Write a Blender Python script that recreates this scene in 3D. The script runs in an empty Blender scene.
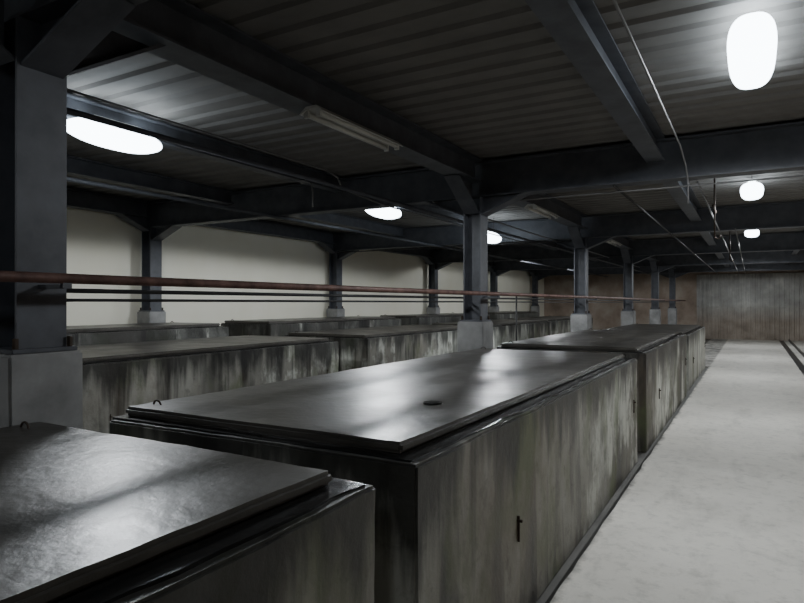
import bpy, bmesh, math, random
from mathutils import Vector, Matrix, noise
random.seed(4)
S = bpy.context.scene
COL = S.collection

# ------------------------------------------------------------ materials
def new_mat(name):
    m = bpy.data.materials.new(name); m.use_nodes = True
    nt = m.node_tree; b = nt.nodes["Principled BSDF"]
    return m, nt, b
def N(nt, t, **kw):
    n = nt.nodes.new(t)
    for k, v in kw.items(): setattr(n, k, v)
    return n
def pos_noise(nt, scale=(1,1,1), s=1.0, detail=6, rough=.6, dist=0.0):
    g = N(nt, "ShaderNodeNewGeometry"); mp = N(nt, "ShaderNodeMapping")
    mp.inputs["Scale"].default_value = scale
    no = N(nt, "ShaderNodeTexNoise")
    no.inputs["Scale"].default_value = s; no.inputs["Detail"].default_value = detail
    no.inputs["Roughness"].default_value = rough; no.inputs["Distortion"].default_value = dist
    nt.links.new(g.outputs["Position"], mp.inputs["Vector"]); nt.links.new(mp.outputs[0], no.inputs["Vector"])
    return no.outputs["Fac"]
def ramp(nt, fac, stops):
    r = N(nt, "ShaderNodeValToRGB"); e = r.color_ramp.elements
    while len(e) < len(stops): e.new(.5)
    for i, (p, c) in enumerate(stops):
        e[i].position = p
        e[i].color = (c, c, c, 1) if isinstance(c, (int, float)) else (*c, 1)
    nt.links.new(fac, r.inputs[0]); return r.outputs[0]
def mix(nt, fac, a, b, mode='MIX'):
    m = N(nt, "ShaderNodeMixRGB", blend_type=mode)
    for i, v in enumerate((fac, a, b)):
        if isinstance(v, (int, float)): m.inputs[i].default_value = v if i == 0 else (v, v, v, 1)
        elif isinstance(v, tuple): m.inputs[i].default_value = (*v, 1)
        else: nt.links.new(v, m.inputs[i])
    return m.outputs[0]
def bump(nt, b, h, st=.3, d=.02):
    n = N(nt, "ShaderNodeBump"); n.inputs["Strength"].default_value = st; n.inputs["Distance"].default_value = d
    nt.links.new(h, n.inputs["Height"]); nt.links.new(n.outputs[0], b.inputs["Normal"])
def height(nt, lo, hi, axis=2):
    g = N(nt, "ShaderNodeNewGeometry"); sx = N(nt, "ShaderNodeSeparateXYZ"); nt.links.new(g.outputs["Position"], sx.inputs[0])
    m = N(nt, "ShaderNodeMapRange"); m.inputs[1].default_value = lo; m.inputs[2].default_value = hi
    nt.links.new(sx.outputs[axis], m.inputs[0]); return m.outputs[0]
def simple(name, c, r=.6, metal=0.0, var=.25, s=6, bst=.1):
    m, nt, b = new_mat(name)
    f = pos_noise(nt, s=s)
    c0 = tuple(x*(1-var) for x in c); c1 = tuple(x*(1+var) for x in c)
    nt.links.new(ramp(nt, f, [(.3, c0), (.7, c1)]), b.inputs["Base Color"])
    b.inputs["Roughness"].default_value = r; b.inputs["Metallic"].default_value = metal
    bump(nt, b, f, bst, .01)
    return m

def tank_mat():
    m, nt, b = new_mat("stained_concrete")
    base = ramp(nt, pos_noise(nt, (1,1,.8), .8, 8, .6), [(.3, (.13,.126,.104)), (.5, (.21,.204,.175)), (.68, (.30,.292,.255))])
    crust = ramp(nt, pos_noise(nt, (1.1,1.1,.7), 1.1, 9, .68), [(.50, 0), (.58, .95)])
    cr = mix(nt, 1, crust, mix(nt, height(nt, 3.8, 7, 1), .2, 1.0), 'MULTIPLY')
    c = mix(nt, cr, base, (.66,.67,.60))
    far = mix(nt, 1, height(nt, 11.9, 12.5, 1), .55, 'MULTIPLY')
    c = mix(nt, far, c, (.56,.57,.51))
    runs = ramp(nt, pos_noise(nt, (2.0,2.0,.18), 1.3, 7, .6, 1.0), [(.37, .07), (.44, .45), (.50, 1.0)])
    gate = ramp(nt, pos_noise(nt, s=.9, detail=3), [(.38, .3), (.50, 1)])
    c = mix(nt, gate, c, mix(nt, 1, c, runs, 'MULTIPLY'))
    speck = ramp(nt, pos_noise(nt, s=8, detail=9, rough=.72), [(.36, .6), (.46, 1)])
    c = mix(nt, .7, c, speck, 'MULTIPLY')
    rust = ramp(nt, pos_noise(nt, (1,1,.6), .9, 5), [(.48, 0), (.66, .5)])
    c = mix(nt, rust, c, (.14,.11,.08))
    moss = ramp(nt, pos_noise(nt, (1.3,1.3,.8), 1.4, 7), [(.52, 0), (.64, .6)])
    c = mix(nt, moss, c, (.10,.125,.055))
    ad = N(nt, "ShaderNodeMath", operation='ADD'); nt.links.new(height(nt, .45, 1.10), ad.inputs[0])
    nt.links.new(ramp(nt, pos_noise(nt, (3.5,3.5,.35), 1.2, 7), [(.32, 0), (.68, .8)]), ad.inputs[1])
    sc = N(nt, "ShaderNodeMath", operation='MULTIPLY'); sc.inputs[1].default_value = .6
    nt.links.new(ad.outputs[0], sc.inputs[0])
    wet = ramp(nt, sc.outputs[0], [(.54, 1.0), (.76, .16)])
    c = mix(nt, 1, c, wet, 'MULTIPLY')
    nt.links.new(c, b.inputs["Base Color"])
    nt.links.new(ramp(nt, mix(nt, 1, runs, wet, 'MULTIPLY'), [(.1, .45), (1, .75)]), b.inputs["Roughness"])
    bump(nt, b, pos_noise(nt, s=12, detail=7, rough=.65), .4, .012)
    return m
def lid_mat():
    m, nt, b = new_mat("wet_dark_concrete")
    f = pos_noise(nt, s=2.0, detail=9, rough=.62)
    nt.links.new(ramp(nt, f, [(.34, (.036,.033,.028)), (.66, (.074,.068,.058))]), b.inputs["Base Color"])
    nt.links.new(ramp(nt, pos_noise(nt, s=2.6, detail=7, rough=.6), [(.30, .29), (.70, .43)]), b.inputs["Roughness"])
    bump(nt, b, pos_noise(nt, s=17, detail=5, rough=.6), .42, .007)
    return m
def walk_mat():
    m, nt, b = new_mat("pale_walkway_concrete")
    a = ramp(nt, pos_noise(nt, s=.8, detail=8, rough=.6), [(.3, (.60,.57,.51)), (.6, (.72,.69,.62))])
    st = ramp(nt, pos_noise(nt, (2.0,.6,1), 1.4, 9, .65), [(.32, .80), (.48, 1)])
    sp = ramp(nt, pos_noise(nt, s=11, detail=8, rough=.75), [(.34, .80), (.50, 1)])
    c = mix(nt, 1.0, mix(nt, 1.0, a, st, 'MULTIPLY'), sp, 'MULTIPLY')
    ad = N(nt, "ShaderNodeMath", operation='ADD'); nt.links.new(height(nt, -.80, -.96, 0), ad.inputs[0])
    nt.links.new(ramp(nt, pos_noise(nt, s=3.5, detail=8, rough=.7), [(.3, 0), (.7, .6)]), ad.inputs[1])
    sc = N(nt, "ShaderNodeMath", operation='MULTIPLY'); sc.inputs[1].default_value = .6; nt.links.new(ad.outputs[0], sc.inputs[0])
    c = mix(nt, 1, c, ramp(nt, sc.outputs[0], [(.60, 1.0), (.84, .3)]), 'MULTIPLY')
    nt.links.new(c, b.inputs["Base Color"]); b.inputs["Roughness"].default_value = .75
    bump(nt, b, pos_noise(nt, s=20, detail=8, rough=.7), .4, .010)
    return m
def wall_cream():
    m, nt, b = new_mat("cream_wall_paint")
    a = ramp(nt, pos_noise(nt, (1,1,.4), 1.0, 6), [(.3, (.90,.87,.72)), (.65, (.94,.915,.79))])
    nt.links.new(a, b.inputs["Base Color"]); b.inputs["Roughness"].default_value = .75
    bump(nt, b, pos_noise(nt, s=20), .1, .005)
    return m
def brown_wall():
    m, nt, b = new_mat("stained_brown_plaster")
    a = ramp(nt, pos_noise(nt, (1,1,.9), 1.1, 8), [(.3, (.21,.16,.125)), (.5, (.36,.285,.225)), (.7, (.47,.42,.355))])
    nt.links.new(a, b.inputs["Base Color"]); b.inputs["Roughness"].default_value = .8
    bump(nt, b, pos_noise(nt, s=12), .2, .01)
    return m
def zinc_sheet():
    m, nt, b = new_mat("weathered_zinc_sheet")
    a = ramp(nt, pos_noise(nt, (1.2,1,1.2), 1.2, 8), [(.3, (.26,.255,.235)), (.55, (.41,.41,.385)), (.7, (.56,.56,.52))])
    r = ramp(nt, pos_noise(nt, (1.4,1,1.4), 1.4, 7), [(.3, (.23,.19,.15)), (.7, (.41,.355,.295))])
    nt.links.new(mix(nt, height(nt, .8, 1.6), r, a), b.inputs["Base Color"])
    b.inputs["Roughness"].default_value = .55; b.inputs["Metallic"].default_value = .1
    return m

M_TANK = tank_mat(); M_LID = lid_mat(); M_WALK = walk_mat(); M_CREAM = wall_cream()
M_BROWN = brown_wall(); M_ZINC = zinc_sheet()
M_STEEL = simple("navy_painted_steel", (.080,.085,.098), .55, .0, .3, 5, .08)
M_DECK = simple("grey_metal_deck", (.165,.157,.147), .8, .0, .15, 2.5, .03)
M_SEAL = simple("wet_black_seal", (.010,.010,.010), .22, 0, .3, 8, .5)
M_FLOOR = simple("dark_damp_floor", (.12,.115,.105), .5, 0, .4, 1.5, .3)
M_PED = simple("grey_pedestal_concrete", (.25,.25,.245), .8, 0, .35, 3, .3)
M_PIPE = simple("rusty_red_paint", (.20,.115,.095), .5, .1, .5, 8, .2)
M_BLACK = simple("black_pipe_paint", (.03,.03,.03), .5, 0, .2, 6, .1)
M_COND = simple("grey_conduit", (.19,.19,.19), .55, .1, .15, 6, .05)
M_HOUS = simple("white_enamel_housing", (.50,.50,.47), .45, 0, .08, 4, .03)
M_TOFF = simple("unlit_tube_glass", (.62,.62,.58), .2, 0, .05, 4, .02)
M_RUST = simple("rusted_iron", (.05,.035,.025), .7, .4, .4, 15, .3)
M_GUT = simple("black_channel_grime", (.014,.013,.012), .3, 0, .4, 5, .4)
mm, nt, b = new_mat("lit_diffuser")
b.inputs["Base Color"].default_value = (1,1,1,1)
b.inputs["Emission Color"].default_value = (.80,.91,1,1); b.inputs["Emission Strength"].default_value = 13
f = pos_noise(nt, s=1); nt.links.new(ramp(nt, f, [(0,.25),(1,.3)]), b.inputs["Roughness"])
M_LIT = mm

# ------------------------------------------------------------ mesh helpers
def finish(name, bm, mat, parent=None, loc=(0,0,0), smooth=False):
    bmesh.ops.recalc_face_normals(bm, faces=bm.faces)
    me = bpy.data.meshes.new(name); bm.to_mesh(me); bm.free()
    me.materials.append(mat)
    if smooth:
        for p in me.polygons: p.use_smooth = True
    o = bpy.data.objects.new(name, me); COL.objects.link(o)
    o.location = loc
    if parent: o.parent = parent
    return o
def add_box(bm, x0,x1,y0,y1,z0,z1):
    vs = [bm.verts.new(p) for p in ((x0,y0,z0),(x1,y0,z0),(x1,y1,z0),(x0,y1,z0),(x0,y0,z1),(x1,y0,z1),(x1,y1,z1),(x0,y1,z1))]
    for f in ((0,3,2,1),(4,5,6,7),(0,1,5,4),(1,2,6,5),(2,3,7,6),(3,0,4,7)): bm.faces.new([vs[i] for i in f])
def box(name, x0,x1,y0,y1,z0,z1, mat, parent=None, bevel=0, loc=(0,0,0)):
    bm = bmesh.new(); add_box(bm, x0,x1,y0,y1,z0,z1)
    if bevel: bmesh.ops.bevel(bm, geom=bm.edges[:], offset=bevel, segments=2, affect='EDGES')
    return finish(name, bm, mat, parent, loc)
def rough_box(name, x0,x1,y0,y1,z0,z1, mat, parent, amp=.008, step=.15, bev=.012, seed=0, sag=0, fine=.4):
    bm = bmesh.new(); add_box(bm, x0,x1,y0,y1,z0,z1)
    for ax, (a, c) in enumerate(((x0,x1),(y0,y1),(z0,z1))):
        n = max(1, int((c-a)/step))
        for i in range(1, n):
            co = [0,0,0]; co[ax] = a+(c-a)*i/n; no = [0,0,0]; no[ax] = 1
            bmesh.ops.bisect_plane(bm, geom=bm.verts[:]+bm.edges[:]+bm.faces[:], plane_co=co, plane_no=no)
    edges = [e for e in bm.edges if len(e.link_faces) == 2 and e.calc_face_angle(0) > 1]
    if bev: bmesh.ops.bevel(bm, geom=edges, offset=bev, segments=2, affect='EDGES')
    cx, cy = (x0+x1)/2, (y0+y1)/2
    for v in bm.verts:
        p = v.co*1.6 + Vector((seed*7.1, seed*3.3, 0))
        if v.co.z > z0 + .01:
            v.co += noise.noise_vector(p)*amp + noise.noise_vector(p*6)*amp*fine
            if sag: v.co.z -= sag*(1-min(1,((v.co.x-cx)/(x1-cx))**2))*(1-min(1,((v.co.y-cy)/(y1-cy))**2))
    o = finish(name, bm, mat, parent, smooth=True)
    try: o.data.set_sharp_from_angle(angle=math.radians(35))
    except Exception: pass
    return o
def tube(name, pts, r, mat, parent=None, seg=10, loc=(0,0,0)):
    pts = [Vector(p) for p in pts]; bm = bmesh.new(); rings = []
    t = (pts[1]-pts[0]).normalized()
    up = Vector((0,0,1)) if abs(t.z) < .9 else Vector((1,0,0))
    nrm = t.cross(up).normalized()
    for i, p in enumerate(pts):
        t = ((pts[min(i+1,len(pts)-1)]-p).normalized() + (p-pts[max(i-1,0)]).normalized()).normalized()
        nrm = (nrm - t*nrm.dot(t)).normalized(); bi = t.cross(nrm)
        rings.append([bm.verts.new(p+(nrm*math.cos(a)+bi*math.sin(a))*r) for a in [2*math.pi*k/seg for k in range(seg)]])
    for a, c in zip(rings, rings[1:]):
        for k in range(seg): bm.faces.new((a[k], a[(k+1)%seg], c[(k+1)%seg], c[k]))
    bm.faces.new(rings[0]); bm.faces.new(rings[-1])
    return finish(name, bm, mat, parent, loc, smooth=True)
def ibeam(name, axis, L, w, h, tf, tw, mat, parent=None, loc=(0,0,0)):
    prof = [(-w/2,0),(w/2,0),(w/2,tf),(tw/2,tf),(tw/2,h-tf),(w/2,h-tf),(w/2,h),(-w/2,h),(-w/2,h-tf),(-tw/2,h-tf),(-tw/2,tf),(-w/2,tf)]
    bm = bmesh.new(); rr = []
    for s in (0, L):
        if axis == 'y': rr.append([bm.verts.new((a, s, c)) for a, c in prof])
        elif axis == 'x': rr.append([bm.verts.new((s, a, c)) for a, c in prof])
        else: rr.append([bm.verts.new((c-h/2, a, s)) for a, c in prof])
    n = len(prof)
    for k in range(n): bm.faces.new((rr[0][k], rr[0][(k+1)%n], rr[1][(k+1)%n], rr[1][k]))
    bm.faces.new(rr[0]); bm.faces.new(rr[1])
    return finish(name, bm, mat, parent, loc)
def empty(name, loc, label, cat, group=None):
    o = bpy.data.objects.new(name, None); COL.objects.link(o); o.location = loc; o.empty_display_size = .2
    tag(o, label, cat, group); return o
def tag(o, label, cat, group=None):
    o["label"] = label; o["category"] = cat
    if group: o["group"] = group
    return o
def struct(o): o["kind"] = "structure"; return o
def copy_thing(root, loc, label=None, zs=1.0):
    r = root.copy(); COL.objects.link(r); r.location = loc; r.scale = (1, 1, zs)
    if label: r["label"] = label
    def rec(src, dst):
        for c in src.children:
            d = c.copy(); COL.objects.link(d); d.parent = dst; rec(c, d)
    rec(root, r); return r

# ------------------------------------------------------------ room shell
XW, XE, Y0, Y1, ZC = -9.32, 3.4, -4.2, 31.0, 3.40
struct(box("floor", XW-.2, XE+.2, Y0-.2, Y1+.2, -.2, 0, M_FLOOR))
struct(box("wall_west", XW-.2, XW, Y0-.2, Y1+.2, 0, ZC+.1, M_CREAM))
struct(box("wall_east", XE, XE+.2, Y0-.2, Y1+.2, 0, ZC+.1, M_BROWN))
struct(box("wall_north", XW, XE, Y1, Y1+.2, 0, ZC+.1, M_BROWN))
struct(box("wall_south", XW, XE, Y0-.2, Y0, 0, ZC+.1, M_BROWN))
bm = bmesh.new(); prof = []; y = Y0
P = .25
while y < Y1:
    prof += [(y, ZC), (y+.09, ZC), (y+.12, ZC+.024), (y+.22, ZC+.024)]; y += P
prof.append((Y1, ZC))
a = [bm.verts.new((XW, p, z)) for p, z in prof]; c = [bm.verts.new((XE, p, z)) for p, z in prof]
for i in range(len(prof)-1): bm.faces.new((a[i], a[i+1], c[i+1], c[i]))
t0 = [bm.verts.new(q) for q in ((XW,Y0,ZC+.12),(XE,Y0,ZC+.12),(XE,Y1,ZC+.12),(XW,Y1,ZC+.12))]; bm.faces.new(t0)
struct(finish("ceiling", bm, M_DECK))
bm = bmesh.new(); n = 240; L = []; R = []
for i in range(n+1):
    yy = Y0 + .02 + (Y1-Y0-.04)*i/n
    xl = -.95 if yy < 17.4 else -1.6
    xl += noise.noise(Vector((0, yy*2.5, 0)))*.015 + noise.noise(Vector((0, yy*9, 3)))*.010; xr = 1.00 + noise.noise(Vector((5, yy*2, 0)))*.015
    L.append((xl, yy)); R.append((xr, yy))
T = [(bm.verts.new((*L[i], .03)), bm.verts.new((*R[i], .03)), bm.verts.new((*L[i], .0)), bm.verts.new((*R[i], .0))) for i in range(n+1)]
for i in range(n):
    p, q = T[i], T[i+1]
    bm.faces.new((p[0], p[1], q[1], q[0])); bm.faces.new((p[0], q[0], q[2], p[2])); bm.faces.new((p[1], p[3], q[3], q[1]))
struct(finish("trim_1", bm, M_WALK))
struct(box("trim_2", 1.18, XE-.01, Y0+.02, Y1-.02, 0, .03, M_WALK))
g = box("drainage_channel", 1.03, 1.17, Y0+.02, Y1-.05, 0, .012, M_GUT)
tag(g, "narrow black grimy drainage channel beside the pale walkway", "drain")
g = box("wet_gutter", -.985, -.94, Y0+.02, 17.2, 0, .008, M_GUT)
tag(g, "narrow black wet gutter along the foot of tanks", "drain")
g = ibeam("floor_rail", 'y', Y1-Y0-.2, .05, .07, .012, .012, M_GUT, None, (1.36, Y0+.05, .03))
tag(g, "low dark steel rail laid on pale floor", "rail")
bm = bmesh.new(); x = -2.2; pr = []
while x < XE-.05:
    pr += [(x, Y1-.05), (x+.06, Y1-.05), (x+.09, Y1-.09), (x+.15, Y1-.09)]; x += .18
rows = []
for z, d in ((.031,0),(1.46,0),(1.47,-.025),(2.94,0)):
    rows.append([bm.verts.new((p, q+d, z)) for p, q in pr])
for a, c in zip(rows, rows[1:]):
    for i in range(len(pr)-1): bm.faces.new((a[i], a[i+1], c[i+1], c[i]))
o = finish("corrugated_partition", bm, M_ZINC)
md = o.modifiers.new("th", 'SOLIDIFY'); md.thickness = .01
tag(o, "weathered grey-green corrugated metal partition with dirty lower part", "partition")

# ------------------------------------------------------------ columns
ZS = [1.63+5.4*k for k in range(6)]
CW = .23
def haunch(name, parent, d, z0, z1, run, base=CW/2):
    bm = bmesh.new(); d = Vector((*d, 0)); s = Vector((-d.y, d.x, 0))
    def ext(poly, t):
        aa = [bm.verts.new(p+s*t/2) for p in poly]; cc = [bm.verts.new(p-s*t/2) for p in poly]
        k = len(poly)
        for i in range(k): bm.faces.new((aa[i], aa[(i+1)%k], cc[(i+1)%k], cc[i]))
        bm.faces.new(aa); bm.faces.new(cc)
    A = d*base + Vector((0,0,z0)); B = d*base + Vector((0,0,z1)); C = d*(base+run) + Vector((0,0,z1))
    ext([A, B, C], .014)
    o2 = Vector((0,0,-.016))
    ext([A, C, C+d*.04, A+o2], CW*.85)
    return finish(name, bm, M_STEEL, parent)
def make_column(X, pedtop, sides, label, group, pw=.34, hz=2.76):
    r = empty("steel_column", (-X, ZS[0], 0), label, "column", group)
    rough_box("pedestal", -pw/2, pw/2, -pw/2, pw/2, 0.0, pedtop, M_PED, r, .005, .12, .01, X)
    box("base_plate", -.15, .15, -.15, .15, pedtop+.002, pedtop+.022, M_STEEL, r, .003)
    ibeam("shaft", 'z', 2.945-pedtop-.022, CW, CW, .016, .012, M_STEEL, r, (0,0,pedtop+.022))
    bm = bmesh.new()
    for sx in (-.125,.125):
        for sy in (-.125,.125):
            bmesh.ops.create_cone(bm, cap_ends=True, segments=6, radius1=.014, radius2=.014, depth=.05, matrix=Matrix.Translation((sx, sy, pedtop+.045)))
    finish("anchor_bolts", bm, M_RUST, r)
    for s in sides: 
        if s[1] == 0: haunch("haunch", r, s, 2.74, 2.945, .5)
        else: haunch("haunch", r, s, hz, 3.11, .55 if hz < 2.8 else .5)
    return r
ca = make_column(2.98, 1.42, [(1,0),(-1,0),(0,1),(0,-1)], "dark navy steel column on grey concrete pedestal between tank rows", "inner steel columns")
cb = make_column(9.05, 1.50, [(1,0),(0,1),(0,-1)], "dark steel column on pedestal against the cream wall", "wall steel columns", .34, 2.9)
for k, zz in enumerate(ZS[1:]):
    copy_thing(ca, (-2.98, zz, 0)); copy_thing(cb, (-9.05, zz, 0))
ca["label"] = "dark steel column on large concrete block beside end tank"
# ------------------------------------------------------------ beams
for zz in ZS:
    o = ibeam("cross_beam", 'x', XE-XW-.02, .20, .43, .018, .012, M_STEEL, None, (XW+.01, zz, 2.95))
    tag(o, "deep dark steel cross beam under the metal deck ceiling", "beam", "cross beams")
ends = [Y0+.02] + ZS + [Y1-.1]
for X, w, z0, h in ((9.05,.2,3.12,.27),(7.05,.14,3.19,.20),(4.98,.14,3.19,.20),(2.95,.24,3.12,.27),(.88,.18,3.14,.25),(-1.15,.14,3.19,.20)):
    for i in range(len(ends)-1):
        a0 = ends[i] + (.11 if i else 0); a1 = ends[i+1] - .11
        nm = "main_beam" if h > .25 else "purlin_beam"
        o = ibeam(nm, 'y', a1-a0, w, h, .015, .01, M_STEEL, None, (-X, a0, z0))
        tag(o, "dark steel beam running lengthwise between cross beams", "beam", "lengthwise beams")

# ------------------------------------------------------------ tanks
def make_tank(W, L, H, label, group, ixl=.01, ixr=.11):
    r = empty("concrete_tank", (0,0,0), label, "tank", group)
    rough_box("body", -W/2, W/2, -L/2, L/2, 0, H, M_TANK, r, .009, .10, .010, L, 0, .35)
    iy = .08
    bm = bmesh.new()
    xa, xb, sy = -W/2+ixl-.015, W/2-ixr+.075, L/2-iy+.05
    for a in ((xa,xb,-sy,-sy+.15),(xa,xb,sy-.15,sy),(xa,xa+.16,-sy+.15,sy-.15),(xb-.18,xb,-sy+.15,sy-.15)):
        add_box(bm, *a, H-.01, H+.010)
    for k in range(1, 40):
        bmesh.ops.bisect_plane(bm, geom=bm.verts[:]+bm.edges[:]+bm.faces[:], plane_co=(0,-sy+2*sy*k/40,0), plane_no=(0,1,0))
    for k in range(1, 15):
        bmesh.ops.bisect_plane(bm, geom=bm.verts[:]+bm.edges[:]+bm.faces[:], plane_co=(xa+(xb-xa)*k/15,0,0), plane_no=(1,0,0))
    for v in bm.verts:
        q = noise.noise_vector(Vector((v.co.x*7, v.co.y*7, 0)))*.018; q.z *= .15; v.co += q
    finish("rim_seal", bm, M_SEAL, r)
    rough_box("lid", -W/2+ixl, W/2-ixr, -L/2+iy, L/2-iy, H+.011, H+.055, M_LID, r, .004, .06, .014, L+3, .006, .5)
    for sy in (-1, 1):
        y = sy*(L/2-iy-.12); x = -W/2+ixl+.10
        pts = [(x-.03, y, H+.04)] + [(x-.03*math.cos(t), y, H+.048+.03*math.sin(t)) for t in [math.pi*k/6 for k in range(7)]] + [(x+.03, y, H+.04)]
        tube("lifting_hook", pts, .005, M_RUST, r, 6)
    for sy, zt in ((-1.32, .57), (2.16, .68)):
        x = W/2 + .004
        bm = bmesh.new(); add_box(bm, x-.02, x+.004, sy-.004, sy+.004, zt-.13, zt)
        add_box(bm, x-.01, x+.018, sy-.006, sy+.006, zt-.03, zt-.018)
        finish("side_bracket", bm, M_RUST, r)
    return r
HT = 1.07
WA = 1.74
tA = make_tank(WA, 4.8, HT, "stained concrete tank with wet dark lid beside the walkway", "walkway tank row")
XA = -(1.03+WA/2)
tA.location = (XA, -3.2+2.44, 0); tA["label"] = "concrete tank with glossy wet lid and mossy rim"
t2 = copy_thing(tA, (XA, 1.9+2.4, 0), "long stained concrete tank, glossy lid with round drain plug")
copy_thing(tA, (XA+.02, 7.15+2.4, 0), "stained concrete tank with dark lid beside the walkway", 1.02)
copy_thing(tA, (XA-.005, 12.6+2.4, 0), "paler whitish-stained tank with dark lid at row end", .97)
bm = bmesh.new()
bmesh.ops.create_cone(bm, cap_ends=True, segments=24, radius1=.055, radius2=.05, depth=.012)
p = finish("drain_plug", bm, M_SEAL, t2, (-1.45-XA, 2.85-4.3, HT+.056))
p["label"] = "small round black drain plug"
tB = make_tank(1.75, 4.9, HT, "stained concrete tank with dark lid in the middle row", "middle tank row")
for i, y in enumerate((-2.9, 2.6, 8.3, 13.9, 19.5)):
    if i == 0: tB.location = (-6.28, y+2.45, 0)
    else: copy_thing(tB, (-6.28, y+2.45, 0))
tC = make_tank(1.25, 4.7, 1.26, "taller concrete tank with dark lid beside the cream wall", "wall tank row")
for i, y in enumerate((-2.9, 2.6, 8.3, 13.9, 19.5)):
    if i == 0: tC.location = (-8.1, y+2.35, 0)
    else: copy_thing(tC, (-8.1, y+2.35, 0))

# ------------------------------------------------------------ pipes
def pipe_thing(name, pts, r, mat, label, cat="pipe", seg=10):
    o = tube(name, pts, r, mat, None, seg); tag(o, label, cat); return o
pr = empty("red_pipe", (-2.68, 0, 1.76), "rusty red painted pipe running along the columns", "pipe")
tube("pipe_run", [(0, Y0+.1, 0), (0, Y1-.1, 0)], .024, M_PIPE, pr)
for zz in ZS:
    bm = bmesh.new(); add_box(bm, -.30+.115, 0, zz-.02, zz+.02, -.045, -.026); add_box(bm, -.012, .012, zz-.02, zz+.02, -.045, .0)
    finish("pipe_bracket", bm, M_STEEL, pr)
pipe_thing("black_pipe", [(-3.13, Y0+.1, 1.715), (-3.13, Y1-.1, 1.715)], .013, M_BLACK, "thin black pipe running behind the inner columns")
pipe_thing("black_pipe", [(-3.15, Y0+.1, 1.665), (-3.15, Y1-.1, 1.665)], .009, M_BLACK, "thinner black pipe below another behind the columns")
pipe_thing("valve_riser", [(-3.0, 8.6, 1.75), (-3.0, 8.6, 1.3), (-3.0, 8.6, 0)], .012, M_BLACK, "thin black riser pipe between tank rows")
CD = lambda pts, r, lab, mat=M_COND: pipe_thing("conduit", pts, r, mat, lab, "conduit", 6)
CD([(-.56, Y0+.2, 3.07), (-.56, 6.0, 3.07), (-.56, 6.5, 3.0), (-.56, 6.72, 2.92), (-.56, 6.8, 2.86), (-.56, 6.8, 2.66)], .008, "thin pale grey conduit with drooping end below deck")
CD([(-.5, 7.15, 2.93), (-.5, 30.8, 2.93)], .012, "long grey conduit hung under the cross beams")
CD([(-.25, 12.0, 2.935), (-.25, 30.8, 2.935)], .010, "thin conduit hung under the cross beams")
CD([(-1.3, 6.9, 2.925), (-1.3, 30.8, 2.925)], .014, "dark pipe hung under the cross beams", M_BLACK)
CD([(-4.2, 1.8, 3.16), (-4.2, 5.6, 3.16), (-4.2, 5.8, 3.12), (-4.2, 5.9, 3.0), (-4.2, 6.85, 2.935), (-4.2, 12.3, 2.935)], .009, "thin grey conduit looping beneath the beams")
# bent conduit dropping off the second purlin
CD([(-5.6, 5.9, 3.36), (-5.0, 5.9, 3.17), (-4.75, 5.9, 3.15), (-4.66, 5.9, 3.10), (-4.64, 5.9, 3.0), (-4.64, 5.9, 2.82)], .010, "thin bent grey conduit dropping below a lengthwise beam")
CD([(-8.9, 12.3, 2.90), (-3.1, 12.3, 2.90)], .014, "black conduit crossing between the rows overhead", M_BLACK)
CD([(-2.8, 7.16, 2.9), (-1.9, 7.16, 2.9), (1.0, 7.16, 2.9)], .009, "thin conduit clipped below the cross beam")
CD([(-3.95, 1.7, 2.93), (-3.95, 30.8, 2.93)], .022, "dark pipe hung lengthwise under cross beams", M_STEEL)
CD([(-6.1, 1.7, 2.925), (-6.1, 30.8, 2.925)], .025, "dark pipe hung lengthwise above middle tanks", M_STEEL)
CD([(-3.5, 6.9, 2.93), (-3.5, 24, 2.93)], .012, "thin conduit beside the inner columns overhead")
def hanger(x, y):
    r = empty("pipe_hanger", (x, y, 2.55), "dark metal drop hanger with cross bar below ceiling", "hanger", "pipe hangers")
    tube("drop_rod", [(0,0,0), (0,0,.85)], .013, M_RUST, r, 6)
    tube("cross_bar", [(0,-.35,.38), (0,.35,.38)], .014, M_RUST, r, 6)
    tube("hook", [(0,0,.0),(.03,0,-.03),(.06,0,-.02),(.07,0,.02)], .010, M_RUST, r, 6)
hanger(-.44, 9.3); hanger(-.40, 14.5)

# ------------------------------------------------------------ light fixtures
def housing(r, L, w=.11, z=0):
    bm = bmesh.new(); h = .05
    prof = [(-w, 0.0), (-.05, h), (.05, h), (w, 0.0), (w-.01, -.004), (.04, .03), (-.04, .03), (-w+.01, -.004)]
    rr = [[bm.verts.new((a, s, c+z)) for a, c in prof] for s in (-L/2, L/2)]
    for k in range(8): bm.faces.new((rr[0][k], rr[0][(k+1)%8], rr[1][(k+1)%8], rr[1][k]))
    bm.faces.new(rr[0]); bm.faces.new(rr[1])
    finish("housing", bm, M_HOUS, r)
def lit_fixture(name, label, group, drop=0.0, L=1.0, w=.15, ex=.75, hd=.07, cz=-.062):
    r = empty(name, (0,0,0), label, "light", group)
    housing(r, L*.5, .07)
    bm = bmesh.new()
    bmesh.ops.create_uvsphere(bm, u_segments=48, v_segments=24, radius=1)
    sp = lambda q: (1 if q >= 0 else -1)*abs(q)**ex
    for v in bm.verts:
        rad = math.hypot(v.co.x, v.co.y)
        if rad > 1e-5:
            cx, cy = sp(v.co.x/rad), sp(v.co.y/rad)
            v.co = Vector((cx*rad*w, cy*rad*L/2, cz+v.co.z*hd))
        else: v.co = Vector((0, 0, cz+v.co.z*hd))
    finish("diffuser", bm, M_LIT, r, smooth=True)
    if drop:
        for e in (-L*.2, L*.2): tube("hanger_rod", [(0, e, .045), (0, e, .05+drop)], .004, M_RUST, r, 6)
    return r
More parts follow.
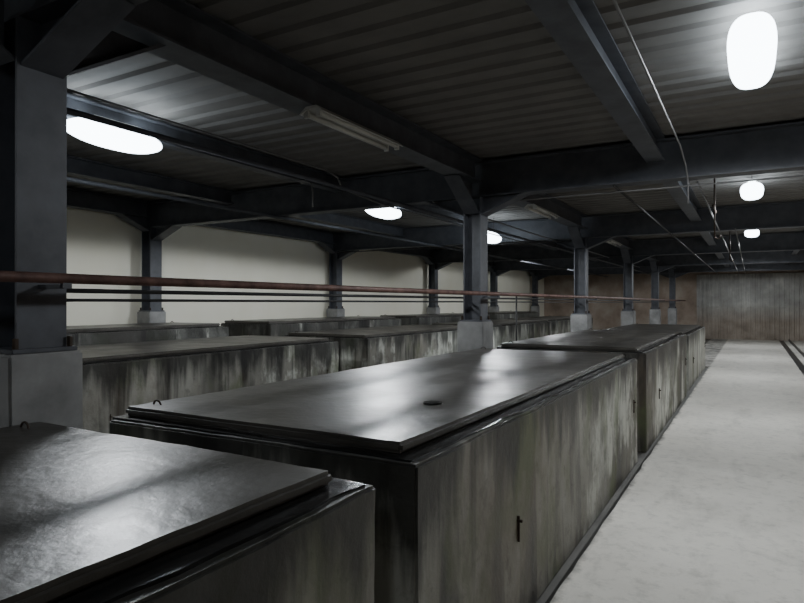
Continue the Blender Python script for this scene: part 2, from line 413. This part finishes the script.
def off_fixture(name, label, group, L=1.2):
    r = empty(name, (0,0,0), label, "light", group); housing(r, L)
    for sx in (-.055, .055):
        tube("tube", [(sx, -L/2+.03, 0.0), (sx, L/2-.03, 0.0)], .020, M_TOFF, r, 12)
        for e in (-L/2+.015, L/2-.035):
            box("tube_socket", sx-.02, sx+.02, e, e+.02, -.03, .03, M_HOUS, r)
    return r
def lamp(W, parent):
    ld = bpy.data.lights.new("lamp_light", 'SPOT'); ld.spot_size = math.radians(177); ld.spot_blend = .10
    ld.energy = W; ld.color = (.92,.96,1); ld.shadow_soft_size = .16
    lo = bpy.data.objects.new("lamp_light", ld); COL.objects.link(lo); lo.location = (0, 0, -.16); lo.parent = parent
f0 = lit_fixture("fluorescent_light", "glowing white elongated light fixture flush under the deck", "lit walkway lights", 0, 1.35, .14, .7)
f0.location = (0, 4.65, 3.345)
fr = lit_fixture("fluorescent_light", "glowing white elongated light fixture hung above the walkway", "lit walkway lights", .12, 1.25, .14, .7)
fr.location = (0, 9.65, 3.24); rights = [f0, fr]
for y, z in ((15.2,3.22), (20.75,3.345), (26.2,3.345), (-1.3,3.24)): rights.append(copy_thing(f0 if z > 3.3 else fr, (0, y, z)))  # far and rear copies unseen: added to light the far end and fill the foreground
fl = lit_fixture("fluorescent_light", "glowing white elongated light fixture under beam above tanks", "lit lights above tanks", 0, .92, .14, .72, .115, -.075)
fl.location = (-4.90, 3.4, 3.20); lefts = [fl]
for x, y, z in ((-4.95,8.05,3.15), (-4.6,11.6,3.05), (-5.3,18.6,3.345), (-5.3,24.0,3.345), (-4.95,-1.6,3.15)): lefts.append(copy_thing(fl, (x, y, z)))  # far pair and rear copy are added fill, set out of sight
fl.location = (-4.86, 3.4, 3.19)
for r, W in zip(rights, (200, 195, 195, 210, 150, 40)): lamp(W, r)
for r, W in zip(lefts, (420, 410, 380, 360, 250, 110)): lamp(W, r)
for e in (-.2, .2): tube("hanger_rod", [(0, e, .045), (0, e, .35)], .004, M_RUST, lefts[2], 6)
fo = off_fixture("unlit_batten_light", "unlit white batten fixture under lengthwise beam", "unlit batten lights")
fo.location = (-2.85, 4.2, 3.07)
copy_thing(fo, (-2.85, 9.4, 3.07)); copy_thing(fo, (-2.85, 15.0, 3.07))

# ------------------------------------------------------------ world + camera
w = bpy.data.worlds.new("World"); S.world = w; w.use_nodes = True
w.node_tree.nodes["Background"].inputs[0].default_value = (.5,.55,.6,1); w.node_tree.nodes["Background"].inputs[1].default_value = .05
cd = bpy.data.cameras.new("Camera"); cam = bpy.data.objects.new("Camera", cd); COL.objects.link(cam)
cd.sensor_width = 36; cd.lens = 610/804*36; cd.clip_start = .02
cam.location = (0, 0, 1.65); cam.rotation_euler = (math.radians(90.14), 0, math.radians(29.85))
S.camera = cam
